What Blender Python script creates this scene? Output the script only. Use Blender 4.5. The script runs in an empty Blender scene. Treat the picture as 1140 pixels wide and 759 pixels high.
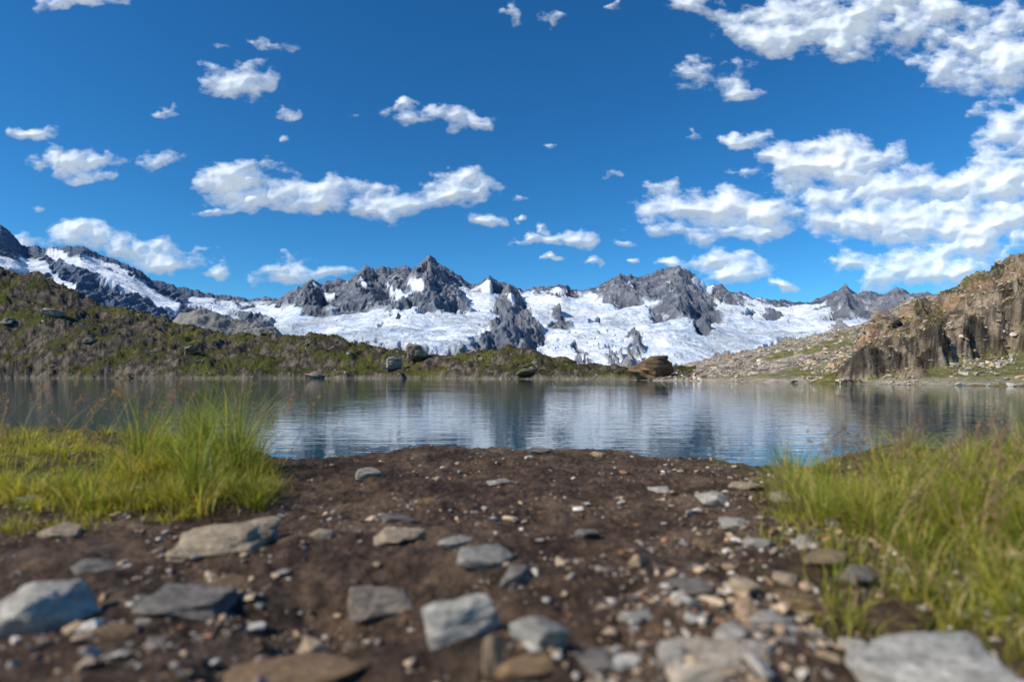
import bpy, bmesh, math, random
import numpy as np
from mathutils import Vector, noise as mn
random.seed(7); RNG=np.random.default_rng(11)
sc=bpy.context.scene
FP=633.0; HZ=418.0; CX=570.0; CAMH=1.0
def I(px,pts): 
    a=np.array(pts,float); return np.interp(px,a[:,0],a[:,1])
# ---------------------------------------------------------------- noise
def _h(ix,iy,seed):
    h=(ix.astype(np.int64)*374761393+iy.astype(np.int64)*668265263+seed*1442695041)&0xffffffff
    h=((h^(h>>13))*1274126177)&0xffffffff
    return ((h^(h>>16))&0xffff)/65536.0
def perlin(x,y,seed=0):
    x0=np.floor(x);y0=np.floor(y);fx=x-x0;fy=y-y0
    u=fx*fx*fx*(fx*(fx*6-15)+10);v=fy*fy*fy*(fy*(fy*6-15)+10)
    def g(i,j):
        a=_h(x0+i,y0+j,seed)*6.2831853
        return np.cos(a)*(fx-i)+np.sin(a)*(fy-j)
    a=g(0,0);b=g(1,0);c=g(0,1);d=g(1,1)
    return ((a+(b-a)*u)*(1-v)+(c+(d-c)*u)*v)*1.5
def fbm(x,y,o=5,seed=0,g=0.5):
    r=0;a=1;f=1.0
    for i in range(o):
        r=r+a*perlin(x*f+i*17.3,y*f-i*9.1,seed+i);a*=g;f*=2.03
    return r
def ridged(x,y,o=5,seed=0,g=0.5):
    r=0;a=1;f=1.0;tot=0
    for i in range(o):
        r=r+a*(1-np.abs(perlin(x*f+i*7.7,y*f+i*3.1,seed+i))*2);tot+=a;a*=g;f*=2.1
    return r/tot
def sm(a,b,x):
    t=np.clip((x-a)/(b-a),0,1);return t*t*(3-2*t)
def mixc(a,b,m):
    return a*(1-m[...,None])+np.asarray(b)*m[...,None]
# ---------------------------------------------------------------- mesh helpers
def np_mesh(name,V,Fc,col=None,smooth=True,mat=None):
    V=np.asarray(V,np.float32);Fc=np.asarray(Fc,np.int32);k=Fc.shape[1]
    me=bpy.data.meshes.new(name)
    me.vertices.add(len(V));me.vertices.foreach_set("co",V.ravel())
    me.loops.add(Fc.size);me.loops.foreach_set("vertex_index",Fc.ravel())
    me.polygons.add(len(Fc));me.polygons.foreach_set("loop_start",np.arange(0,Fc.size,k,dtype=np.int32))
    me.polygons.foreach_set("loop_total",np.full(len(Fc),k,np.int32))
    me.polygons.foreach_set("use_smooth",np.full(len(Fc),smooth,bool))
    me.update(calc_edges=True)
    if col is not None:
        at=me.color_attributes.new("Col",'FLOAT_COLOR','POINT')
        c=np.ones((len(V),4),np.float32);c[:,:3]=col.reshape(-1,3);at.data.foreach_set("color",c.ravel())
    ob=bpy.data.objects.new(name,me);sc.collection.objects.link(ob)
    if mat: me.materials.append(mat)
    return ob
def grid(name,X,Y,Z,col,mat,keep=None):
    n,m=X.shape;idx=np.arange(n*m).reshape(n,m)
    F=np.stack([idx[:-1,:-1],idx[:-1,1:],idx[1:,1:],idx[1:,:-1]],-1).reshape(-1,4)
    V=np.stack([X,Y,Z],-1).reshape(-1,3);C=col.reshape(-1,3)
    if keep is not None:
        kf=keep.ravel()[F].any(1);F=F[kf];used=np.zeros(len(V),bool);used[F.ravel()]=True
        mp=np.cumsum(used)-1;F=mp[F];V=V[used];C=C[used]
    return np_mesh(name,V,F,C,True,mat)
# ---------------------------------------------------------------- material helpers
class NT:
    def __init__(s,nt): s.nt=nt;s.n=nt.nodes;s.l=nt.links
    def node(s,t,**k):
        x=s.n.new(t)
        for a,b in k.items(): setattr(x,a,b)
        return x
    def put(s,sock,v):
        if isinstance(v,bpy.types.NodeSocket): s.l.new(v,sock)
        elif v is not None: sock.default_value=v
    def noise(s,vec,scale,detail=5,rough=.5,dim='3D',out='Fac',dist=0):
        x=s.node('ShaderNodeTexNoise',noise_dimensions=dim)
        s.put(x.inputs['Vector'],vec);x.inputs['Scale'].default_value=scale;x.inputs['Detail'].default_value=detail
        x.inputs['Roughness'].default_value=rough;x.inputs['Distortion'].default_value=dist
        return x.outputs[out]
    def mix(s,f,a,b,bt='MIX'):
        x=s.node('ShaderNodeMix',data_type='RGBA',blend_type=bt)
        s.put(x.inputs[0],f);s.put(x.inputs[6],a);s.put(x.inputs[7],b);return x.outputs[2]
    def rng(s,v,a,b,c=0,d=1,smooth=False):
        x=s.node('ShaderNodeMapRange');x.interpolation_type='SMOOTHSTEP' if smooth else 'LINEAR'
        s.put(x.inputs[0],v)
        for i,q in enumerate((a,b,c,d)): x.inputs[i+1].default_value=q
        return x.outputs[0]
def newmat(name):
    m=bpy.data.materials.new(name);m.use_nodes=True;t=NT(m.node_tree)
    return m,t,m.node_tree.nodes['Principled BSDF']
def surf_mat(name,scales=((1,.35),),bumps=((1,.1),),rough=.9,spec=.2,attr=True,base=(.3,.3,.3),stretch=None,speck=None):
    m,t,b=newmat(name)
    tc=t.node('ShaderNodeTexCoord').outputs['Object']
    if stretch:
        mp=t.node('ShaderNodeMapping');t.l.new(tc,mp.inputs[0]);mp.inputs['Scale'].default_value=stretch;tc=mp.outputs[0]
    if attr: c=t.node('ShaderNodeVertexColor',layer_name='Col').outputs[0]
    else: c=(*base,1)
    for sca,amt in scales:
        n=t.noise(tc,sca,3,.6)
        v=t.rng(n,.3,.7,1-amt,1+amt)
        g=t.node('ShaderNodeCombineColor')
        for i in range(3): t.l.new(v,g.inputs[i])
        c=t.mix(1.0,c,g.outputs[0],'MULTIPLY')
    if speck:
        n=t.noise(tc,speck[0],2,.6);f=t.rng(n,speck[1],speck[1]+.05,0,speck[3] if len(speck)>3 else .6)
        c=t.mix(f,c,(*speck[2],1))
    t.put(b.inputs['Base Color'],c)
    b.inputs['Roughness'].default_value=rough;b.inputs['Specular IOR Level'].default_value=spec
    nrm=None
    for sca,dist in bumps:
        n=t.noise(tc,sca,4,.62)
        bp=t.node('ShaderNodeBump');bp.inputs['Strength'].default_value=1;bp.inputs['Distance'].default_value=dist
        t.l.new(n,bp.inputs['Height'])
        if nrm: t.l.new(nrm,bp.inputs['Normal'])
        nrm=bp.outputs[0]
    if nrm: t.l.new(nrm,b.inputs['Normal'])
    return m
# ================================================================ SUN + SKY
EL=math.radians(38);AZ=math.atan2(-1,-.50)
sd=Vector((math.sin(AZ)*math.cos(EL),math.cos(AZ)*math.cos(EL),math.sin(EL)))
L=bpy.data.lights.new("sun","SUN");L.energy=5.0;L.angle=math.radians(.5);L.color=(1,.92,.79)
so=bpy.data.objects.new("sun",L);sc.collection.objects.link(so);so.rotation_euler=sd.to_track_quat('Z','Y').to_euler();so.location=(-30,5,40)
w=bpy.data.worlds.new("World");sc.world=w;w.use_nodes=True
t=NT(w.node_tree);bg=t.n['Background']
sky=t.node('ShaderNodeTexSky');sky.sky_type='NISHITA';sky.sun_disc=False;sky.sun_elevation=EL;sky.sun_rotation=AZ
sky.altitude=2400;sky.air_density=1.05;sky.dust_density=.6;sky.ozone_density=3.2
hs=t.node('ShaderNodeHueSaturation');hs.inputs['Saturation'].default_value=1.25;hs.inputs['Value'].default_value=1.0
t.l.new(sky.outputs[0],hs.inputs['Color'])
t.l.new(t.mix(1.0,hs.outputs[0],(.56,1.03,1.14,1),'MULTIPLY'),bg.inputs['Color']);bg.inputs['Strength'].default_value=.125

# ================================================================ CLOUDS (relief shells, part sunlit, part self-glowing in place of scattered light)
CL=[(90,2,50,11,0),(35,150,38,11,.3),(80,180,46,15,.1),(110,198,28,9,.1),(30,186,24,9,.4),(272,90,46,20,0),(185,127,22,7,.3),(320,128,19,8,.3),(400,131,12,7,.4),(316,157,9,6,.3),(178,178,30,13,.55),(250,50,14,6,.5),(300,52,26,10,.45),
(265,203,55,25,0),(300,222,50,14,0),(372,220,42,19,0),(440,231,50,17,0),(240,238,32,6,.4),(505,212,40,22,0),(545,242,20,8,.3),(575,217,12,6,.4),(470,128,42,12,.15),(525,140,30,16,.05),(455,118,22,7,.4),
(575,15,14,18,.35),(618,20,17,9,.4),(590,266,28,10,0),(647,268,20,15,0),(655,294,12,6,.1),(607,290,8,5,.1),(612,253,8,6,.2),(585,240,8,5,.4),
(90,262,42,13,0),(120,275,50,12,0),(185,290,45,17,0),(240,302,18,9,.2),(25,266,12,8,.1),(322,303,38,18,0),(375,305,28,9,.1),(230,276,12,4,.3),(42,235,10,5,.3),(530,322,20,5,.4),
(800,248,78,30,0),(735,222,42,16,.35),(850,235,34,18,.1),(755,297,20,8,.1),(815,302,52,16,0),(868,318,16,6,.2),(765,155,14,9,.3),(826,155,25,9,.2),(795,86,42,24,.4),(825,103,30,12,.3),(770,4,28,16,.1),(690,12,10,6,.5),
(925,30,110,38,0),(870,45,50,20,.1),(1000,12,60,26,0),(1100,70,82,42,0),(1135,30,40,30,.1),(930,188,82,32,0),(900,178,50,24,0),(985,235,112,46,0),(1090,255,90,42,0),(1010,302,80,22,0),(1130,150,48,36,0),(1130,205,64,34,0),(1075,300,44,14,.1),(683,195,12,8,.4),(700,272,14,5,.4),(710,292,10,5,.3),(612,165,8,4,.4),(1055,10,26,18,.1),(830,190,14,8,.5),
(1300,120,110,50,0),(1350,260,120,50,.1),(-120,120,90,30,.2),(-130,230,100,30,.1),(-60,290,50,12,.1),(400,-90,90,30,.2),(700,-120,110,35,.2),(1000,-130,150,45,0),(100,-150,90,30,.2)]
qx=np.linspace(-260,1400,1650);qy=np.linspace(-190,345,600)
PX,PY=np.meshgrid(qx,qy)
wa=fbm(PX/60,PY/45,3,701);wb=fbm(PX/60,PY/45,3,721);wc=fbm(PX/17,PY/14,3,711);wd_=fbm(PX/17,PY/14,3,731)
wx_=PX+wa*12+wc*4.5;wy_=PY+wb*8+wd_*3.5
acc=np.zeros_like(PX);accs=np.zeros_like(PX)
sx_=PX+wa*12;sy_=PY+wb*8
for cx,cy,rx,ry,k in CL:
    i0,i1=np.searchsorted(qx,[cx-rx*3.2-30,cx+rx*3.2+30]);j0,j1=np.searchsorted(qy,[cy-ry*3.2-20,cy+ry*3.2+20])
    for A_,X_,Y_ in ((acc,wx_,wy_),(accs,sx_,sy_)):
        X_=X_[j0:j1,i0:i1];Y_=Y_[j0:j1,i0:i1]
        dy=(Y_-cy)/ry;dy=np.where(dy>0,dy*1.15,dy*.88)
        d2=((X_-cx)/(rx*1.16))**2+dy**2
        A_[j0:j1,i0:i1]+=np.exp(np.clip(1-d2-k,-8,1)*2.6)
M=np.clip(np.log(acc+1e-4)/2.6,-1.5,1.5);Ms=np.clip(np.log(accs+1e-4)/2.6,-1.5,1.5)
def billow(o,g=.5):
    r=0;a=1;f=1
    for i in range(o):
        r=r+a*(np.sqrt(perlin(wx_/38*f+i*5,wy_/28*f+i*3,741+i)**2+.006)*2-.55);a*=g;f*=2.05
    return r
bil=billow(5,.52)
ws3=fbm(PX/46,PY/24,3,751,.6);wsp=ws3+.216*fbm(PX/46*8.4+51.9,PY/24*8.4-27,4,754,.62)
D=np.clip(M*.80+bil*.17+wsp*.48-.02,0,None)
alpha=1-np.exp(-(D*1.7)**1.35)
alpha*=sm(1400,1330,PX)*sm(-260,-200,PX)*sm(-190,-140,PY)
core=np.clip(Ms+.7,0,2.)
lowb=fbm(PX/30,PY/22,2,761,.5)
thick=430*np.sqrt(core+.05)+95*lowb+70*ws3
th2=70*D.clip(0,1.5)+28*bil
def blur(a,s):
    r=int(s*3);gk=np.exp(-.5*(np.arange(-r,r+1)/s)**2);gk/=gk.sum()
    for ax in (0,1): a=sum(gk[i+r]*np.roll(a,i,ax) for i in range(-r,r+1))
    return a
thick=blur(thick,3.5)+blur(th2,1.8)
dx=(PX-CX)/FP;dz=(HZ-PY)/FP;ln=np.sqrt(dx*dx+1+dz*dz)
R=9500*ln**.5-thick
cv=np.stack([dx/ln*R,1/ln*R,dz/ln*R],-1)
cm,t,b=newmat("cloud_vapour")
at=t.node('ShaderNodeVertexColor',layer_name='Col')
se=t.node('ShaderNodeSeparateColor');t.l.new(at.outputs[0],se.inputs[0])
df=t.node('ShaderNodeBsdfDiffuse');df.inputs[0].default_value=(.50,.51,.53,1)
em=t.node('ShaderNodeEmission');em.inputs[0].default_value=(.48,.525,.58,1);em.inputs[1].default_value=1.0  # even glow standing in for multiple scattering inside the cloud
ad=t.node('ShaderNodeAddShader');t.l.new(df.outputs[0],ad.inputs[0]);t.l.new(em.outputs[0],ad.inputs[1])
tr=t.node('ShaderNodeBsdfTransparent');mx=t.node('ShaderNodeMixShader')
t.l.new(se.outputs[0],mx.inputs[0]);t.l.new(tr.outputs[0],mx.inputs[1]);t.l.new(ad.outputs[0],mx.inputs[2])
t.l.new(mx.outputs[0],t.n['Material Output'].inputs[0])
cm.cycles.emission_sampling='NONE'
grid("clouds",cv[...,0],cv[...,1],cv[...,2],np.repeat(alpha[...,None],3,-1),cm,keep=alpha>.012)

# ================================================================ CAMERA
cam=bpy.data.cameras.new("camera");co=bpy.data.objects.new("camera",cam);sc.collection.objects.link(co);sc.camera=co
co.location=(0,0,CAMH);co.rotation_euler=(math.radians(90),0,0);cam.lens=20;cam.sensor_width=36;cam.shift_y=38.5/1140
cam.clip_start=.02;cam.clip_end=40000
cam.dof.use_dof=True;cam.dof.focus_distance=11;cam.dof.aperture_fstop=1.4
sc.view_settings.view_transform='Standard';sc.view_settings.look='None';sc.view_settings.exposure=0

# ================================================================ FAR GROUND SHEET
me=bpy.data.meshes.new("ground");S=20000
me.from_pydata([(-S,-S,-5),(S,-S,-5),(S,S,-5),(-S,S,-5)],[],[(0,1,2,3)])
go=bpy.data.objects.new("ground",me);sc.collection.objects.link(go)
me.materials.append(surf_mat("valley_ground",((.01,.3),),(),.95,.1,False,(.09,.08,.05)))

# ================================================================ MOUNTAINS
RID=[(-700,230),(-400,225),(-200,262),(-80,240),(0,250),(15,262),(30,274),(60,276),(90,272),(110,283),(150,297),(175,312),(200,320),(240,327),(290,333),(310,331),(330,320),(350,314),(385,312),(410,302),(440,296),(465,297),(480,289),(495,297),(510,306),(525,316),(545,308),(560,315),(580,322),(605,320),(625,315),(635,323),(660,320),(680,311),(700,306),(715,309),(735,300),(750,296),(765,300),(775,308),(785,318),(800,316),(815,325),(850,332),(880,336),(905,335),(925,324),(940,320),(955,325),(985,327),(1005,321),(1020,326),(1060,330),(1140,335),(1400,300),(1700,270)]
LIM=[(-700,420),(300,420),(306,348),(340,345),(400,341),(450,337),(500,328),(520,321),(560,320),(600,325),(640,325),(660,325),(680,334),(700,338),(735,328),(780,340),(800,332),(850,338),(880,346),(900,341),(930,346),(960,351),(990,345),(1010,340),(1140,345),(1700,345)]
LOW=[(-700,360),(300,374),(330,380),(400,386),(540,392),(600,402),(640,410),(740,410),(780,402),(850,392),(900,380),(960,366),(1000,356),(1140,350),(1700,350)]
ts=np.concatenate([np.linspace(-1.7,-.93,90,endpoint=False),np.linspace(-.93,.93,1250),np.linspace(.95,1.7,90)])
YB=1300.;YR=5000.
sv=np.concatenate([np.linspace(0,1,440),np.linspace(1.01,1.25,14)])
T,Sg=np.meshgrid(ts,sv);px=T*FP+CX
Yv=YB+Sg*(YR-YB);Xv=T*Yv
jag=(fbm(px/16,px*0+2,5,15,.6)*3.0+fbm(px/45,px*0+7,3,17)*2)*sm(.86,1.,Sg)
zr=(HZ-I(px,RID))/FP*YR
gs=np.exp(-.5*(np.arange(-60,61)/22.)**2);gs/=gs.sum()
zsm=np.stack([np.convolve(np.pad(zr[0],60,mode='edge'),gs,'valid')]*zr.shape[0])
wR=sm(.45,.95,Sg);zr2=zsm*(1-wR)+zr*wR+jag/FP*YR
z=np.where(Sg<=1,zr2*np.clip(Sg,0,1)**1.35,zr2*(1-(Sg-1)*3))-4*(1-np.clip(Sg,0,1))
ey=HZ-z/Yv*FP
nA=fbm(Xv/260,Yv/420,6,3,.6);nB=fbm(Xv/700,Yv/900,4,9);nC=fbm(Xv/60,Yv/110,4,13,.6)
wx=px+nA*8+nC*3
lim=I(wx,LIM)+nA*8+nB*5+nC*4
rock=sm(2,-2,ey-lim)
low=I(px,LOW)+nA*6+nC*3
rock=np.maximum(rock,sm(-2.,2.,ey-low))
gl=ridged(Xv/150,Yv/900,4,21)
rock=rock*(1-.85*sm(.74,.86,gl)*sm(4.,14.,ey-I(px,RID))*(px>310)*(ey<low))
spur=np.zeros_like(z)
for ax,ay,bx,by,hw in [(566,314,572,396,40),(752,296,768,354,36),(690,306,690,338,26),(545,308,545,328,22),(622,344,626,366,12),(480,290,470,345,50),(410,300,395,344,42),(350,312,335,350,32),(800,316,812,340,16),(715,308,722,334,15),(940,318,945,352,26),(705,372,708,390,7),(860,345,862,356,12),(660,352,662,362,8),(1000,320,990,352,22),(630,318,632,332,16),(640,384,646,396,7),(590,362,606,382,12),(780,352,790,370,8),(835,345,842,352,8)]:
    u=(ey-ay)/(by-ay);c=ax+(bx-ax)*u
    wdt=hw*np.clip(u,0,1)**.8*(1+.4*nA)
    ins=sm(1.12,.85,np.abs(wx-c)/(wdt+1.5))*sm(-.08,.02,u)*sm(1.12+.15*nB+.1*nC,.98,u)
    rock=np.maximum(rock,ins)
    spur=np.maximum(spur,ins*np.clip(1-np.abs(px-c)/(wdt+2),0,1)*hw*sm(0,.25,u)*sm(1.1,.6,u))
def seg(x0,y0,x1,y1,wd):
    dx,dy=x1-x0,y1-y0;l2=dx*dx+dy*dy
    k=np.clip(((px-x0)*dx+(ey-y0)*dy)/l2,0,1)
    d=np.hypot(px-x0-k*dx,ey-y0-k*dy)
    return sm(1.2,.7,(d+nA*3+nC*1.2)/wd)
snow=np.zeros_like(z)
for s_ in [(58,282,110,302,6),(110,302,195,343,7),(-20,290,50,297,6),(215,337,285,347,6),(130,300,160,315,3),(290,345,330,355,9),(50,302,80,318,4),(95,287,130,296,2.5),(240,346,262,352,3),(350,325,372,330,2.5),(520,322,545,326,3.5),(430,318,445,330,1.5),(455,322,470,334,1.5),(775,312,790,320,5),(395,322,408,330,1.5),(700,322,712,330,2),(562,340,572,352,1.5),(740,315,748,330,1.5)]:
    snow=np.maximum(snow,seg(*s_))
rock=rock*(1-snow)
fade=sm(0,.12,Sg)
rr=ridged(Xv/300,Yv/700,6,5,.55)-.6
rf=fbm(Xv/70,Yv/90,5,31,.6)
edge=1-.9*sm(.8,1,Sg)
cr=ridged(Xv/130+nA*.5,Yv/75,5,71,.6)
ice=np.clip(.5+nB*1.2+.5*np.exp(-((px-665)/60)**2),0,1)*sm(335,365,ey)
zz=z+fade*(rock*(rr*130*edge+rf*13*(.35+.65*edge))+(1-rock)*(fbm(Xv/500,Yv/400,4,41)*40*edge+ridged(Xv/160,Yv/80,4,51)*6*edge+ice*cr*9))
zz=zz+spur*2.6*fade*(Sg<.99)
hump=np.zeros_like(z)
for pts_,Yc,wd_ in [([(150,400),(178,366),(200,346),(222,338),(240,341),(258,347),(285,353),(305,362),(325,378),(345,400)],2300,700),([(-400,270),(-100,290),(-20,306),(30,318),(80,330),(130,342),(165,350),(195,372),(210,400)],2000,600)]:
    hh=(HZ-I(px+nA*3,pts_)-4)/FP*Yc*np.clip(1-np.abs(Yv-Yc)/wd_,0,1)+rr*40+rf*8
    hh=np.where((px<pts_[0][0])|(px>pts_[-1][0]),-99,hh)
    hump=np.maximum(hump,sm(0,3,hh-zz));zz=np.maximum(zz,hh)
rock=np.maximum(rock,hump*(1-.7*sm(.75,.9,gl)))
rk=np.array([.135,.155,.20]);rk2=np.array([.22,.22,.235]);rk3=np.array([.055,.07,.11])  # rock colours tinted blue to stand in for aerial haze
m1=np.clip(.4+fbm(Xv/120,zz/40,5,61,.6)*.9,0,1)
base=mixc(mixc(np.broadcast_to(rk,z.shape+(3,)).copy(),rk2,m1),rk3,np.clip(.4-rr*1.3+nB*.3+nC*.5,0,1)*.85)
dust=sm(.4,.7,fbm(Xv/45,zz/14,4,65,.6))*(ey<345)*(hump<.5);base=mixc(base,[.55,.58,.64],dust*.4)
lw=sm(-3,6,ey-low)*(ey>345)
base=mixc(base,[.25,.235,.20],lw*.75)
far=sm(330,200,px)*(hump<.5);base=mixc(base,[.085,.125,.19],far*.75)  # left range tinted bluer still, part of the painted haze
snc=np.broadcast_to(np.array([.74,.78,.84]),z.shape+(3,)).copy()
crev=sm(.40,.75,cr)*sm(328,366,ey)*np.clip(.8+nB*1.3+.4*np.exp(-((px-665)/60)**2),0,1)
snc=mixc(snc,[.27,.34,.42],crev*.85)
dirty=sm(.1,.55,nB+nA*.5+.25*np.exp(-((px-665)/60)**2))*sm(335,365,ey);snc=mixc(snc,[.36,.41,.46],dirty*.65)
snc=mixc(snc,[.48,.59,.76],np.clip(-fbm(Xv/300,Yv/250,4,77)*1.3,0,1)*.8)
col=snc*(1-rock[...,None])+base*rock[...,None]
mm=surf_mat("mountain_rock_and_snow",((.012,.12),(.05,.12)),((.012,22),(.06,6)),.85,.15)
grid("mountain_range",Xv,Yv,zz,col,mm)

# ================================================================ FAR SHORE TERRAIN
LR=[(-900,180),(-450,212),(-200,242),(0,294),(50,310),(100,332),(150,352),(200,363),(260,373),(330,374),(370,379),(400,385),(440,389),(480,394),(520,396),(560,391),(600,393),(616,401),(640,408),(700,413),(760,415),(1700,415)]
LY=[(-900,320),(-450,310),(0,275),(200,255),(400,225),(600,190),(745,150),(1700,150)]
LS=[(-900,170),(-450,190),(0,205),(400,190),(600,158),(745,118),(1700,118)]
R2=[(725,419),(745,414),(765,406),(800,399),(850,387),(900,376),(950,365),(985,352),(1010,335),(1040,330),(1140,320),(1600,290)]
R1=[(905,424),(930,412),(945,398),(960,380),(980,362),(1000,346),(1018,335),(1050,332),(1065,326),(1085,313),(1110,302),(1140,290),(1200,268),(1500,215)]
def far_h(T,Y,full=False):
    X=T*Y;px=T*FP+CX
    n1=fbm(X/28,Y/28,6,101,.55);n2=fbm(X/7,Y/7,5,111,.55);rd=ridged(X/34,Y/26,5,121,.5)-.5
    Yr=I(px,LY);Ys=I(px,LS)+n1*6;H=(HZ-I(px,LR))/FP*Yr+CAMH
    s=(Y-Ys)/(Yr-Ys)
    prof=np.where(s<1,np.clip(s,0,1)**.85,np.maximum(1-.3*(s-1),.3))
    win=sm(0,.25,s)
    amp=np.clip(H*.2,.8,3.2)
    zL=H*prof+win*(n1*amp*.8+rd*amp*1.1+n2*.45)
    bank=sm(0,.06,s)*1.0*(np.clip(.5+n2,0,1.3))
    zL=np.where(s<0,np.maximum(s*14,-3),zL+bank)
    zL=np.where(px>775,-3.,zL)
    H2=(HZ-I(px,R2))/FP*330+CAMH
    Ys2=np.clip(I(px,[(725,118),(745,112),(850,84),(950,68),(1140,56),(1700,50)])+n1*3,40,200)
    Yr2=330.;s2=(Y-Ys2)/(Yr2-Ys2)
    p2=np.where(s2<1,np.clip(s2,0,1)**.95,1-.1*(s2-1))
    z2=H2*p2+sm(0,.1,s2)*(n1*1.2+n2*.7)+sm(0,.02,s2)*.3
    z2=np.where(s2<0,np.maximum(s2*25,-3),z2);z2=np.where(px<727,-3.,z2)
    Yr1=I(px,[(905,80),(1000,92),(1140,112),(1500,115)]);Ys1=I(px,[(905,72),(950,64),(1140,53),(1500,48)])+n1*2
    H1=(HZ-I(px,R1))/FP*Yr1+CAMH
    s1=(Y-Ys1)/(Yr1-Ys1)
    sw=s1+n1*.09+n2*.04
    p1=np.clip(s1,0,1)*.40+.36*sm(.28,.37,sw)+.07*sm(.55,.6,sw)+.17*sm(.7,1.0,s1)
    p1=np.where(s1>1,1-.5*(s1-1),p1)
    blk=np.floor((n1+n2*.6)*5)/5
    z1=H1*p1+sm(0,.12,s1)*(n1*.7+n2*.7+blk*1.1+(ridged(X/4,Y/5,4,131)-.5)*1.5)*np.clip(H1/5,0,1)
    z1=np.where(s1<0,np.maximum(s1*25,-3),z1);z1=np.where((px<900)|(s1>2.5),-3.,z1)
    z=np.maximum(np.maximum(zL,z2),z1)
    if not full: return z
    return z,(zL,z2,z1),(s,s2,s1,sw),(n1,n2,rd)
ts=np.concatenate([np.linspace(-2.2,-.93,120,endpoint=False),np.linspace(-.93,.93,1300),np.linspace(.935,2.2,120)])
ys=42*(900/42.)**np.linspace(0,1,600)
T,Yv=np.meshgrid(ts,ys);Xv=T*Yv;px=T*FP+CX
z,(zL,z2,z1),(s,s2,s1,sw),(n1,n2,rd)=far_h(T,Yv,True)
gy,gx=np.gradient(z);dY=np.gradient(Yv,axis=0);dX=np.gradient(Xv,axis=1)
slope=np.hypot(gy/dY,gx/dX)
f2=fbm(Xv/11,Yv/14,5,201,.6);f3=fbm(Xv/60,Yv/50,4,211)
fine=fbm(Xv/2.5,Yv/2.5,4,221,.6)
shape=z.shape+(3,)
cL=mixc(np.broadcast_to(np.array([.062,.066,.016]),shape).copy(),[.135,.125,.03],np.clip(.25+f3+f2*.5,0,1))
cL=mixc(cL,[.035,.027,.017],np.clip(.5+f2*1.3,0,1)*.85)
rL=sm(.12,.38,f2*.6+(slope-.45)*.7+fine*.22)
rockL=mixc(np.broadcast_to(np.array([.17,.138,.108]),shape).copy(),[.035,.029,.024],np.clip(.5+fine,0,1))
cL=cL*(1-rL[...,None])+rockL*rL[...,None]
wet=sm(1.3,.2,z);cL=mixc(cL,[.19,.17,.13],wet*.6)
c2=mixc(np.broadcast_to(np.array([.42,.36,.29]),shape).copy(),[.17,.15,.125],np.clip(.5+fine*1.2,0,1))
g2=sm(.25,.5,f3*.5+f2*.35+.12-.15*sm(.5,.9,s2)+.35*sm(820,930,px)*sm(.7,.3,s2));c2=mixc(c2,[.15,.15,.04],g2*.85)
c2=mixc(c2,[.36,.31,.24],sm(.55,.1,z/2.)*.8)
c1=mixc(np.broadcast_to(np.array([.145,.145,.03]),shape).copy(),[.25,.18,.105],np.clip(.25+f2+n2*.5,0,1))
cf=np.clip(sm(.6,1.1,slope+fine*.25),0,1)
rk1=mixc(np.broadcast_to(np.array([.27,.215,.16]),shape).copy(),[.05,.041,.034],np.clip(.6+fine*1.5,0,1))
c1=c1*(1-cf[...,None])+rk1*cf[...,None]
c1=mixc(c1,[.42,.27,.16],sm(.5,.95,s1)*np.clip(.6+f2,0,1)*.75)
col=np.where((z1>=z-1e-6)[...,None],c1,np.where((z2>=z-1e-6)[...,None],c2,cL))
tm=surf_mat("alpine_slope",((.35,.3),(1.6,.35),(6,.25)),((.6,.6),(3,.25)),.95,.1)
grid("hillside_terrain",Xv,Yv,z,col,tm)

# ================================================================ NEAR GROUND
EP=[(-600,466),(-200,470),(0,478),(150,485),(250,498),(300,513),(330,515),(400,502),(480,495),(560,496),(650,500),(750,507),(850,519),(900,522),(950,512),(1140,500),(1400,490),(2000,485)]
EX=[];
for a,b in EP:
    Y=.5*FP/(b-HZ);EX.append(((a-CX)/FP*Y,Y))
def near_h(x,y,detail=True):
    Ye=I(x,EX)+fbm(x*1.6,x*0+3.3,3,301)*.10
    d=np.maximum(0,y-Ye+.12)
    z=.5-.75*d*d/(d+.35)
    inl=sm(.3,-.4,y-Ye)
    z=z+.05*sm(-1.0,-1.8,x)*sm(1.6,2.6,y)+.07*sm(1.1,2.0,x)
    z=z+fbm(x*1.7+4,y*1.7,3,311)*.034*(.3+.7*inl)
    z=z+fbm(x*4.5,y*4.5,2,315)*.024*sm(2.2,1.2,y)
    if detail:
        z=z+fbm(x*9,y*9,4,321,.55)*.012+np.maximum(0,fbm(x*30,y*30,3,331,.6))*.007
    z=z-.09*np.exp(-((x+.40)/.20)**2-((y-1.25)/.15)**2)
    return np.maximum(z,-3.)
u=np.linspace(-4.3,4.3,1250);v=np.linspace(-2.9,3.3,900)
X,Y=np.meshgrid(.9*np.sinh(u),1.7+1.0*np.sinh(v))
Z=near_h(X,Y)
a=fbm(X*3,Y*3,5,341,.6);b=fbm(X*14,Y*14,4,351,.6)
soil=np.broadcast_to(np.array([.100,.062,.040]),Z.shape+(3,)).copy()
soil=mixc(soil,[.20,.137,.090],np.clip(.25+a*.8,0,1)*.7)
soil=mixc(soil,[.032,.021,.015],sm(.0,.6,b*.7+.2-a*.3)*.65)
soil=mixc(soil,[.030,.021,.015],sm(.32,.0,Z)*.8)
gm=np.maximum(sm(-1.15,-1.7,X+.25*a)*sm(2.1,2.6,Y+.3*a),sm(1.0,1.5,X+.3*a)*sm(.9,1.4,Y+.2*a))
soil=mixc(soil,[.09,.085,.022],gm*.75)
gmt=surf_mat("shore_soil",((4,.25),(40,.4),(160,.35)),((25,.03),(110,.012),(420,.004)),.92,.25,speck=(150,.64,(.36,.28,.2),.5))
grid("shore_ground",X,Y,Z,soil,gmt)
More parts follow.
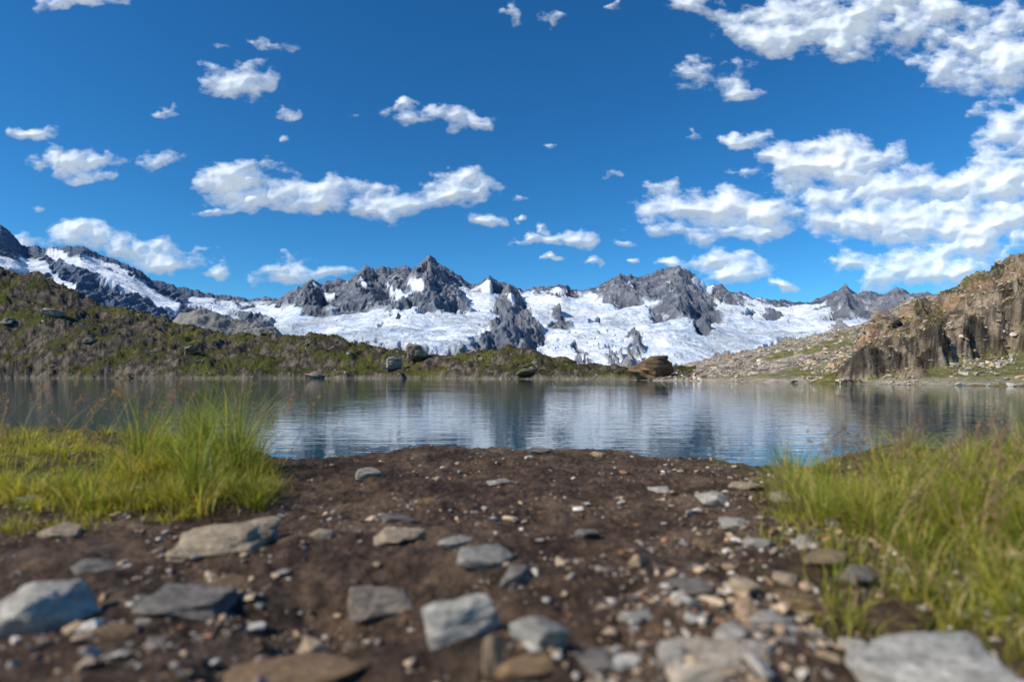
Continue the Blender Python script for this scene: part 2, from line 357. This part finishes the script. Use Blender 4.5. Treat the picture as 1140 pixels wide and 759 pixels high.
def ray(px,py):
    Yg=.5*FP/(py-HZ)
    for _ in range(25):
        x=(px-CX)/FP*Yg
        zg=float(near_h(np.array([x]),np.array([Yg]),False)[0]);Yg=.5*Yg+.5*(CAMH-zg)*FP/(py-HZ)
    return (px-CX)/FP*Yg,Yg,zg

# ================================================================ LAKE
xs=900
me=bpy.data.meshes.new("lake_water")
me.from_pydata([(-xs,-60,0),(xs,-60,0),(xs,420,0),(-xs,420,0)],[],[(0,1,2,3)])
lk=bpy.data.objects.new("lake_water",me);sc.collection.objects.link(lk)
m,t,b=newmat("lake_water");me.materials.append(m)
b.inputs['Base Color'].default_value=(.010,.065,.09,1);b.inputs['Roughness'].default_value=.02;b.inputs['IOR'].default_value=1.38
tc=t.node('ShaderNodeTexCoord').outputs['Object']
mp=t.node('ShaderNodeMapping');t.l.new(tc,mp.inputs[0]);mp.inputs['Scale'].default_value=(.5,1,1);mp.inputs['Rotation'].default_value=(0,0,.12)
b1=t.node('ShaderNodeBump');b1.inputs['Distance'].default_value=.014;t.l.new(t.noise(mp.outputs[0],1.7,2,.5,dist=.4),b1.inputs['Height'])
b2=t.node('ShaderNodeBump');b2.inputs['Distance'].default_value=.0055;t.l.new(t.noise(mp.outputs[0],7,2,.5),b2.inputs['Height']);t.l.new(b1.outputs[0],b2.inputs['Normal'])
patch=t.rng(t.noise(tc,.06,2,.5),.35,.65,.3,1.)
t.l.new(patch,b1.inputs['Strength']);t.l.new(patch,b2.inputs['Strength'])
t.l.new(b2.outputs[0],b.inputs['Normal'])

# ================================================================ STONES
def hull_bm(seed,npts=16,sz=(1,1,1),boxy=.6):
    r=random.Random(seed);bm=bmesh.new()
    for i in range(npts):
        v=Vector([r.gauss(0,1) for _ in range(3)]).normalized()
        m_=max(abs(v.x),abs(v.y),abs(v.z));v=v*(1-boxy)+v/m_*boxy
        v*=.5*r.uniform(.85,1.05)
        bm.verts.new((v.x*sz[0],v.y*sz[1],v.z*sz[2]))
    res=bmesh.ops.convex_hull(bm,input=bm.verts)
    bmesh.ops.delete(bm,geom=[g for g in set(res['geom_interior']+res['geom_unused']) if isinstance(g,bmesh.types.BMVert)],context='VERTS')
    return bm
PROT=[]
for i in range(24):
    bm=hull_bm(500+i,13,(1,.85,.6));bmesh.ops.triangulate(bm,faces=bm.faces)
    bm.verts.index_update()
    PROT.append((np.array([v.co[:] for v in bm.verts]),np.array([[v.index for v in f.verts] for f in bm.faces])));bm.free()
def scatter(name,xyz,size,cols,mat,flat=.7):
    Vs=[];Fs=[];Cs=[];o=0
    n=len(xyz);pi=RNG.integers(0,len(PROT),n);az=RNG.uniform(0,6.28,n);til=RNG.normal(0,.3,n);asp=RNG.uniform(.5,1.15,n);fl=RNG.uniform(.4,1.1,n)*flat/.7
    for i in range(n):
        V,F=PROT[pi[i]];V=V*np.array([1,asp[i],fl[i]])*size[i]
        c,s_=math.cos(til[i]),math.sin(til[i]);V=np.stack([V[:,0]*c-V[:,2]*s_,V[:,1],V[:,0]*s_+V[:,2]*c],1)
        c,s_=math.cos(az[i]),math.sin(az[i]);V=np.stack([V[:,0]*c-V[:,1]*s_,V[:,0]*s_+V[:,1]*c,V[:,2]],1)
        Vs.append(V+xyz[i]);Fs.append(F+o);o+=len(V);Cs.append(np.repeat(cols[i][None],len(V),0))
    return np_mesh(name,np.concatenate(Vs),np.concatenate(Fs),np.concatenate(Cs),False,mat)
PAL=np.array([[.54,.49,.42],[.34,.31,.27],[.68,.62,.53],[.40,.28,.17],[.19,.155,.125],[.58,.43,.28],[.40,.20,.10],[.29,.255,.22]])
stm=surf_mat("stone_surface",((18,.25),(90,.3)),((40,.006),(200,.002)),.8,.3,speck=(120,.62,(.6,.56,.5),.4))
def pts(n,dn=1.):
    out=np.zeros((0,2))
    while len(out)<n:
        px=RNG.uniform(-120,1260,6000);y=.75*(4.3/.75)**RNG.uniform(0,1,6000);x=(px-CX)/FP*y
        d=.32+.85*sm(650,820,px)+.3*sm(1.5,.9,y)
        c=perlin(x*2.2,y*2.2,401)+.5*perlin(x*7,y*7,402)
        ok=(RNG.uniform(0,1.3,6000)<d*(.5+c*1.1)+.05)&(y<I(x,EX)+.1)
        out=np.concatenate([out,np.stack([x,y],1)[ok]])
    return out[:n]
def mkcols(n,w=None):
    i=RNG.choice(len(PAL),n,p=w);return PAL[i]*RNG.uniform(.7,1.15,(n,1))
p=pts(12000);n=len(p)
size=np.exp(RNG.normal(math.log(.0078),.55,n)).clip(.003,.028)
z_=near_h(p[:,0],p[:,1])
W1=[.09,.16,.05,.22,.23,.10,.08,.07]
scatter("gravel",np.column_stack([p,z_+size*.08]),size,mkcols(n,W1)*.85,stm)
p=pts(1000);n=len(p)
size=np.exp(RNG.normal(math.log(.027),.45,n)).clip(.016,.08)
z_=near_h(p[:,0],p[:,1])
scatter("loose_stones",np.column_stack([p,z_+size*.08]),size,mkcols(n,[.18,.13,.20,.13,.05,.20,.05,.06]),stm,.5)
def rock_obj(name,seed,loc,size,rot,col,mat,npts=18,boxy=.75,cuts=4,disp=.03,bev=.05):
    bm=hull_bm(seed,npts,(1,1,1),boxy)
    bmesh.ops.dissolve_limit(bm,angle_limit=.12,verts=bm.verts,edges=bm.edges)
    bmesh.ops.bevel(bm,geom=list(bm.edges),offset=bev,segments=2,affect='EDGES',profile=.6,clamp_overlap=True)
    bmesh.ops.triangulate(bm,faces=bm.faces)
    for _ in range(3):
        lo=[e for e in bm.edges if e.calc_length()>.07]
        if lo: bmesh.ops.subdivide_edges(bm,edges=lo,cuts=1 if _ else 2,use_grid_fill=False);bmesh.ops.triangulate(bm,faces=bm.faces)
    bm.normal_update()
    o=Vector((seed*3.7,seed*1.3,0))
    for v in bm.verts:
        q=v.co*2.6+o;q2=Vector((v.co.x*3,v.co.y*3,v.co.z*14))+o
        k=mn.fractal(q,.8,2.2,5)*disp*1.5+mn.noise(q2)*disp*.8
        v.co+=v.normal*k
    me=bpy.data.meshes.new(name);bm.to_mesh(me);bm.free()
    n=len(me.vertices);cs=np.ones((n,4),np.float32);co_=np.empty(n*3,np.float32);me.vertices.foreach_get("co",co_);co_=co_.reshape(-1,3)
    vv=1+.28*fbm(co_[:,0]*4+seed,co_[:,2]*9+co_[:,1]*4,4,seed)
    cs[:,:3]=np.array(col)*vv[:,None];at=me.color_attributes.new("Col",'FLOAT_COLOR','POINT');at.data.foreach_set("color",cs.ravel())
    me.polygons.foreach_set("use_smooth",np.ones(len(me.polygons),bool))
    ob=bpy.data.objects.new(name,me);sc.collection.objects.link(ob);me.materials.append(mat)
    ob.location=loc;ob.scale=size;ob.rotation_euler=rot
    return ob
hm=surf_mat("weathered_schist",((3,.28),(14,.32),(60,.25)),((9,.07),(40,.025)),.75,.35,speck=(34,.62,(.26,.19,.13),.45),stretch=(1,1,2.2))
G=(.60,.55,.47);D=(.33,.295,.255);Tn=(.64,.50,.34);Br=(.42,.27,.15);Wt=(.76,.70,.60)
HS=[(20,712,104,56,.8,.1,-.15,.3,Wt),(232,622,112,36,.9,.18,-.1,.2,Tn),(192,688,100,24,.8,.1,.1,-.2,D),(440,606,62,12,.7,.1,.05,.1,Tn),(538,634,66,34,.5,.75,.25,.2,G),(576,655,46,28,.8,.1,.1,.6,D),(420,690,76,36,.8,.15,.12,.4,(.42,.35,.28)),
(513,720,84,56,.6,.75,-.25,.25,(.76,.71,.62)),(598,722,80,50,.4,.75,.45,-.3,(.58,.55,.49)),(549,748,24,48,.5,.1,.08,.2,(.54,.39,.25)),(585,752,72,14,.6,0,-.2,.1,Br),(342,736,36,26,.9,.1,.1,.3,Tn),(815,764,150,26,.7,.25,-.12,.1,(.74,.62,.47)),
(1085,800,200,56,.7,.2,.0,.1,(.76,.71,.62)),(712,692,54,12,.7,.1,0,.1,G),(770,662,54,14,.7,.1,0,.2,D),(828,660,40,16,.8,.1,.1,0,Tn),(758,742,44,28,.8,.3,.2,.3,G),(798,566,40,20,.8,.2,.4,.3,Wt),(822,588,40,11,.8,.1,.1,0,G),
(925,632,50,20,.8,.2,.1,.2,(.46,.33,.2)),(410,532,32,13,.8,.2,.1,.2,G),(556,541,32,9,.8,.1,.1,0,G),(668,508,22,6,.8,.1,-.1,0,Tn),(603,505,30,5,.9,.1,0,0,D),(440,583,42,13,.7,.1,.3,.3,D),(655,600,28,10,.8,.1,.1,0,D),(905,682,58,22,.8,.1,.1,.2,Br),
(960,652,50,20,.8,.1,.1,.6,D),(320,775,170,18,.6,.0,.03,.1,Br),(955,728,36,15,.8,.1,.1,.2,Wt),(835,545,40,8,.8,.1,.1,.5,Tn),(505,608,42,9,.7,.2,.1,.5,G),(850,612,36,11,.8,.1,.1,0,G),(1010,600,40,18,.8,.1,.1,0,Tn),(880,560,36,12,.8,.2,0,0,G),(100,640,52,16,.8,.1,.1,0,D),(60,600,46,14,.8,.1,.1,0,Tn),(120,715,42,16,.8,.1,.1,0,Br),(355,600,26,9,.8,.1,.1,0,Tn),(735,548,24,6,.8,.1,.1,0,Wt),(660,745,54,14,.8,.1,.1,0,D),(480,560,20,6,.8,.1,.1,0,Br),(865,700,52,16,.7,.2,.2,.4,G),(905,610,36,14,.7,.2,.2,.4,G),(785,610,30,9,.7,.2,.2,.4,Br),(700,620,26,8,.7,.2,.2,.4,(.40,.2,.11)),(30,560,36,11,.7,.2,.2,.4,G),(250,655,44,13,.7,.2,.2,.4,Br),(880,650,40,12,.7,.2,.2,.9,Tn),(820,712,50,14,.7,.2,.2,.9,G),(930,590,34,13,.7,.2,.2,.9,Wt)]
for i,(px_,pb,wp,hp,df,tx,ty,yw,c) in enumerate(HS):
    x,y,zg=ray(px_,pb);k=y/FP;W=wp*k;Hh=hp*k
    dep=W*df
    rock_obj("stone",40+i*3,(x,y+dep*.35,zg+Hh*.28),(W*1.02,dep,Hh*1.1),(tx*.6,ty*.6,yw),c,hm,disp=.035)

bmts=surf_mat("boulder_rock",((.6,.3),(2.5,.35)),((1.2,.25),(5,.08)),.9,.2,stretch=(1,1,2))
def fh(x,y): return float(far_h(np.array([x/y]),np.array([float(y)]))[0])
for i,(px_,Y_,wp,hp,c) in enumerate([(724,122,52,30,(.15,.098,.06)),(462,205,24,19,(.24,.18,.14)),(437,196,22,14,(.28,.25,.21)),(60,235,24,10,(.30,.26,.21)),(355,196,34,10,(.25,.2,.15)),(212,215,22,12,(.22,.2,.16)),(1104,92,18,14,(.22,.14,.09)),(1130,98,20,16,(.28,.18,.11)),(985,88,30,20,(.26,.2,.15)),(8,228,14,8,(.26,.22,.18)),(595,162,44,9,(.13,.12,.07)),(100,220,16,7,(.24,.21,.17)),(1035,84,24,8,(.26,.2,.15))]):
    x=(px_-CX)/FP*Y_;k=Y_/FP;zf=max(fh(x,Y_),0)
    rock_obj("boulder",(317 if i==0 else 301+i*5),(x,Y_,zf+hp*k*.32),(wp*k,wp*k*.7,hp*k*1.15),(.1,.08,.4*i),c,bmts,npts=16,boxy=.5,disp=.05)
def farpts(n,pxr,yr,acc):
    P=[];
    while len(P)<n:
        q=RNG.uniform(*pxr,4000);Yq=yr[0]*(yr[1]/yr[0])**RNG.uniform(0,1,4000)
        T=(q-CX)/FP;h=far_h(T,Yq);ok=(h>-.05)&acc(q,Yq,h,RNG.uniform(0,1,4000))
        for a_,b_,c_ in zip(T[ok]*Yq[ok],Yq[ok],h[ok]): P.append((a_,b_,c_))
    return np.array(P[:n])
q=farpts(7500,(735,1300),(50,330),lambda q,Y,h,r:(fbm(q/60,Y/25,3,501)+.35>r*.9))
sz=np.exp(RNG.normal(math.log(.6),.5,len(q))).clip(.2,2.8)*np.clip(q[:,1]/120,.5,1.8)
scatter("scree_rocks",q+np.array([0,0,.1]),sz,(PAL[RNG.choice(8,len(q),p=[.2,.1,.25,.08,.05,.25,.02,.05])]*RNG.uniform(.55,.95,(len(q),1))),bmts,.8)
q=farpts(2200,(-150,745),(115,290),lambda q,Y,h,r:((fbm(q/50,Y/25,3,511)+.1>r)|((h<.8)&(r<.5))))
sz=np.exp(RNG.normal(math.log(.7),.5,len(q))).clip(.25,3.0)
scatter("hillside_rocks",q+np.array([0,0,.1]),sz,(PAL[RNG.choice(8,len(q),p=[.25,.2,.1,.1,.1,.1,.05,.1])]*RNG.uniform(.3,.75,(len(q),1))),bmts,.8)

# ================================================================ GRASS
gmat,t,b=newmat("grass_blades")
c=t.node('ShaderNodeVertexColor',layer_name='Col').outputs[0]
b.inputs['Roughness'].default_value=.5;b.inputs['Specular IOR Level'].default_value=.3;t.l.new(c,b.inputs['Base Color'])
tr=t.node('ShaderNodeBsdfTranslucent');t.l.new(t.mix(1.0,c,(1.7,1.6,.7,1),'MULTIPLY'),tr.inputs[0])
mx=t.node('ShaderNodeMixShader');mx.inputs[0].default_value=.42;t.l.new(b.outputs[0],mx.inputs[1]);t.l.new(tr.outputs[0],mx.inputs[2])
t.l.new(mx.outputs[0],t.n['Material Output'].inputs[0])
def inpoly(x,y,P):
    r=np.zeros(len(x),bool);n=len(P)
    for i in range(n):
        x1,y1=P[i];x2,y2=P[(i+1)%n]
        c_=((y1>y)!=(y2>y))&(x<(x2-x1)*(y-y1)/(y2-y1+1e-9)+x1);r^=c_
    return r
GC=np.array([[.18,.26,.03],[.34,.36,.045],[.12,.19,.025],[.48,.43,.07],[.60,.47,.20],[.38,.26,.11]])
def blades(name,bx,by,Ln,wd,az,lean,cw,mat=gmat,seg=6,head=False):
    n=len(bx);bz=near_h(bx,by)-.005
    u=np.linspace(0,1,seg+1)[None,:]
    hor=lean[:,None]*Ln[:,None]*u**2.0;ver=Ln[:,None]*(u-.38*np.minimum(lean,1.2)[:,None]*u**2.2)
    cx=bx[:,None]+np.cos(az)[:,None]*hor;cy=by[:,None]+np.sin(az)[:,None]*hor;cz=bz[:,None]+ver
    sa=az+np.pi/2+RNG.normal(0,.7,n);hw=wd[:,None]*.5*(1-u**1.8*.93)
    sx=np.cos(sa)[:,None]*hw;sy=np.sin(sa)[:,None]*hw
    Lf=np.stack([cx-sx,cy-sy,cz],-1);Rt=np.stack([cx+sx,cy+sy,cz],-1)
    V=np.stack([Lf,Rt],2).reshape(-1,3)
    base=(np.arange(n)*(seg+1)*2)[:,None]+np.arange(seg)[None,:]*2
    F=np.stack([base,base+1,base+3,base+2],-1).reshape(-1,4)
    ci=GC[RNG.choice(len(GC),n,p=cw)]*RNG.uniform(.75,1.25,(n,1))
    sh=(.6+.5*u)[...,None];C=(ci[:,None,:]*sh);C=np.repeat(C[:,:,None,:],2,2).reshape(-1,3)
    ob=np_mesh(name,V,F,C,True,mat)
    return ob,np.stack([cx[:,-1],cy[:,-1],cz[:,-1]],-1),az
def clumps(name,poly,nc,nb,Lr,sp=.05,cw=None,wr=(.0018,.0042)):
    W=[ray(a_,b_)[:2] for a_,b_ in poly]
    xs_=np.array([p_[0] for p_ in W]);ys_=np.array([p_[1] for p_ in W])
    cxs=[];
    while len(cxs)<nc:
        x=RNG.uniform(xs_.min(),xs_.max(),500);y=RNG.uniform(ys_.min(),ys_.max(),500)
        ok=inpoly(x,y,W);cxs+=list(zip(x[ok],y[ok]))
    cs=np.array(cxs[:nc]);dens_=fbm(cs[:,0]*2.5,cs[:,1]*2.5,3,601)
    hs_=RNG.uniform(.4,1.,nc)*(1+.9*dens_)
    idx=np.repeat(np.arange(nc),nb);n=len(idx)
    a_=RNG.uniform(0,6.283,n);r_=np.abs(RNG.normal(0,sp,n))
    bx=cs[idx,0]+np.cos(a_)*r_;by=cs[idx,1]+np.sin(a_)*r_
    Ln=RNG.uniform(Lr[0],Lr[1],n)*np.clip(hs_[idx],.25,2)
    lean=np.abs(RNG.normal(.5,.36,n))+r_*4
    az=a_+RNG.normal(0,.5,n)
    wd=RNG.uniform(*wr,n)
    return blades(name,bx,by,Ln,wd,az,lean.clip(0,1.7),cw)
W=[.18,.28,.08,.26,.14,.06]
Yl=[.08,.35,.04,.38,.11,.04]
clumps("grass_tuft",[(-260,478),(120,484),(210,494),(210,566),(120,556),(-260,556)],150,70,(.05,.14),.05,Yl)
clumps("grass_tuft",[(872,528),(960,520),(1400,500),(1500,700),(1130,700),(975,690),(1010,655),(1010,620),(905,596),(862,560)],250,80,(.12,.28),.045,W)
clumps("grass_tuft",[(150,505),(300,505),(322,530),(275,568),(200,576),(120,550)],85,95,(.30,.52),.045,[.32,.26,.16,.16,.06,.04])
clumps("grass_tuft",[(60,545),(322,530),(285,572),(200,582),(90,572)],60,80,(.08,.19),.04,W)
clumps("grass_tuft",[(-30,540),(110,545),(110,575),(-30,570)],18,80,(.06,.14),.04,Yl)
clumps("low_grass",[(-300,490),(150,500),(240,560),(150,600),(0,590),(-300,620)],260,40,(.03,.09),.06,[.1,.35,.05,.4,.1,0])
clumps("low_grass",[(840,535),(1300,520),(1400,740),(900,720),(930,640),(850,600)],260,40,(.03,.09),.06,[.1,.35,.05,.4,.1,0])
def stems(name,P,Lr):
    q=[ray(a_,b_)[:2] for a_,b_ in P];bx=np.array([a_[0] for a_ in q]);by=np.array([a_[1] for a_ in q]);n=len(bx)
    az=RNG.normal(0,.9,n)
    Ln=RNG.uniform(*Lr,n)
    ob,tip,az=blades(name,bx,by,Ln,np.full(n,.0026),az,RNG.uniform(.2,.55,n),[0,.1,0,.2,.4,.3],seg=8)
    V=[];F=[];k=0
    for i in range(n):
        for j in range(40):
            u_=j/40;c_=tip[i]+np.array([math.cos(az[i])*(.02-u_*.05),math.sin(az[i])*(.02-u_*.05),.012-u_*.085])
            c_=c_+RNG.normal(0,.006,3);d=RNG.normal(0,1,3)*.0035+np.array([0,0,.006]);e=RNG.normal(0,1,3);e=e/np.linalg.norm(e)*.0022
            V+=[c_-e,c_+e,c_+e+d,c_-e+d];F.append((k,k+1,k+2,k+3));k+=4
    C=np.repeat((np.array([[.28,.17,.11]])*RNG.uniform(.6,1.4,(len(F),1))),4,0)
    h=np_mesh("seed_heads",np.array(V),np.array(F),C,False,gmat);h.parent=ob
stems("flowering_grass",[(RNG.uniform(-40,310),RNG.uniform(510,560)) for _ in range(44)],(.28,.54))
stems("flowering_grass",[(RNG.uniform(870,1180),RNG.uniform(545,660)) for _ in range(60)],(.24,.44))

# ================================================================ HIKERS
hmat=surf_mat("hiker_clothing",((30,.1),),(),.85,.2)
def hiker(px_,Y_,ph,top,legs,hair,face=1):
    J=[(0,0,.95),(0,0,1.15),(0,.0,1.40),(0,.0,1.50),(0,.02,1.62),(0,.02,1.73),
       (.17,0,1.42),(.23,.06*ph,1.14),(.22,.20*ph+.05,.92),(-.17,0,1.42),(-.23,-.06*ph,1.14),(-.22,-.16*ph+.05,.92),
       (.09,0,.90),(.10,.16*ph,.50),(.10,.10*ph,.07),(.10,.10*ph+.18,.04),(-.09,0,.90),(-.10,-.08*ph,.50),(-.10,-.30*ph,.10),(-.10,-.30*ph+.17,.04)]
    R=[.15,.14,.16,.06,.095,.08,.065,.045,.035,.065,.045,.035,.09,.06,.045,.04,.09,.06,.045,.04]
    E=[(0,1),(1,2),(2,3),(3,4),(4,5),(2,6),(6,7),(7,8),(2,9),(9,10),(10,11),(0,12),(12,13),(13,14),(14,15),(0,16),(16,17),(17,18),(18,19)]
    me=bpy.data.meshes.new("tmp");me.from_pydata(J,E,[]);ob=bpy.data.objects.new("tmp",me);sc.collection.objects.link(ob)
    md=ob.modifiers.new("s",'SKIN');md.use_smooth_shade=True
    for i,r in enumerate(R): me.skin_vertices[0].data[i].radius=(r,r*.8)
    me.skin_vertices[0].data[0].use_root=True
    ob.modifiers.new("u",'SUBSURF').levels=1
    dg=bpy.context.evaluated_depsgraph_get();ev=bpy.data.meshes.new_from_object(ob.evaluated_get(dg));bpy.data.objects.remove(ob)
    bm=bmesh.new();bm.from_mesh(ev)
    r=bmesh.ops.create_cube(bm,size=1);vs=r['verts']
    for v in vs: v.co=Vector((v.co.x*.30*(1-.2*(v.co.z>0)),v.co.y*.2-.24,v.co.z*.5+1.22))
    bmesh.ops.bevel(bm,geom=list({e for v in vs for e in v.link_edges}),offset=.05,segments=2,affect='EDGES')
    me=bpy.data.meshes.new("hiker");bm.to_mesh(me);bm.free()
    at=me.color_attributes.new("Col",'FLOAT_COLOR','POINT')
    for i,v in enumerate(me.vertices):
        z_=v.co.z;c=legs if z_<.95 else top
        if z_<.1: c=(.04,.03,.02)
        if z_>1.49: c=(.42,.27,.19)
        if z_>1.70 or (z_>1.55 and v.co.y<-.02): c=hair
        if abs(v.co.x)>.17 and z_<1.02 and z_>.8 : c=(.42,.27,.19)
        if v.co.y<-.15 and .95<z_<1.5: c=(.3,.05,.03)
        at.data[i].color=(*c,1)
    me.polygons.foreach_set("use_smooth",np.ones(len(me.polygons),bool));me.materials.append(hmat)
    ob=bpy.data.objects.new("hiker",me);sc.collection.objects.link(ob)
    x=(px_-CX)/FP*Y_
    yy=np.linspace(Y_*.85,Y_*1.15,60);hh=far_h(np.full(60,x/Y_),yy);k=int(np.argmax((hh-CAMH)/yy));Yb=float(yy[k])
    xb=x/Y_*Yb
    ob.location=(xb,Yb,float(hh[k])-.02);ob.rotation_euler=(0,0,-math.pi/2*face)
for a in [(404,224,1,(.03,.04,.08),(.03,.03,.04),(.05,.03,.02),1),(411,224,.7,(.35,.05,.04),(.05,.05,.06),(.2,.12,.05),1),(470,212,.8,(.04,.12,.25),(.08,.07,.05),(.03,.02,.02),-1),(481,210,1,(.5,.5,.48),(.03,.03,.05),(.05,.03,.02),-1),(487,210,.6,(.05,.05,.06),(.1,.09,.07),(.1,.06,.03),-1),(521,205,.9,(.4,.25,.03),(.04,.05,.08),(.05,.03,.02),1)]:
    hiker(*a)
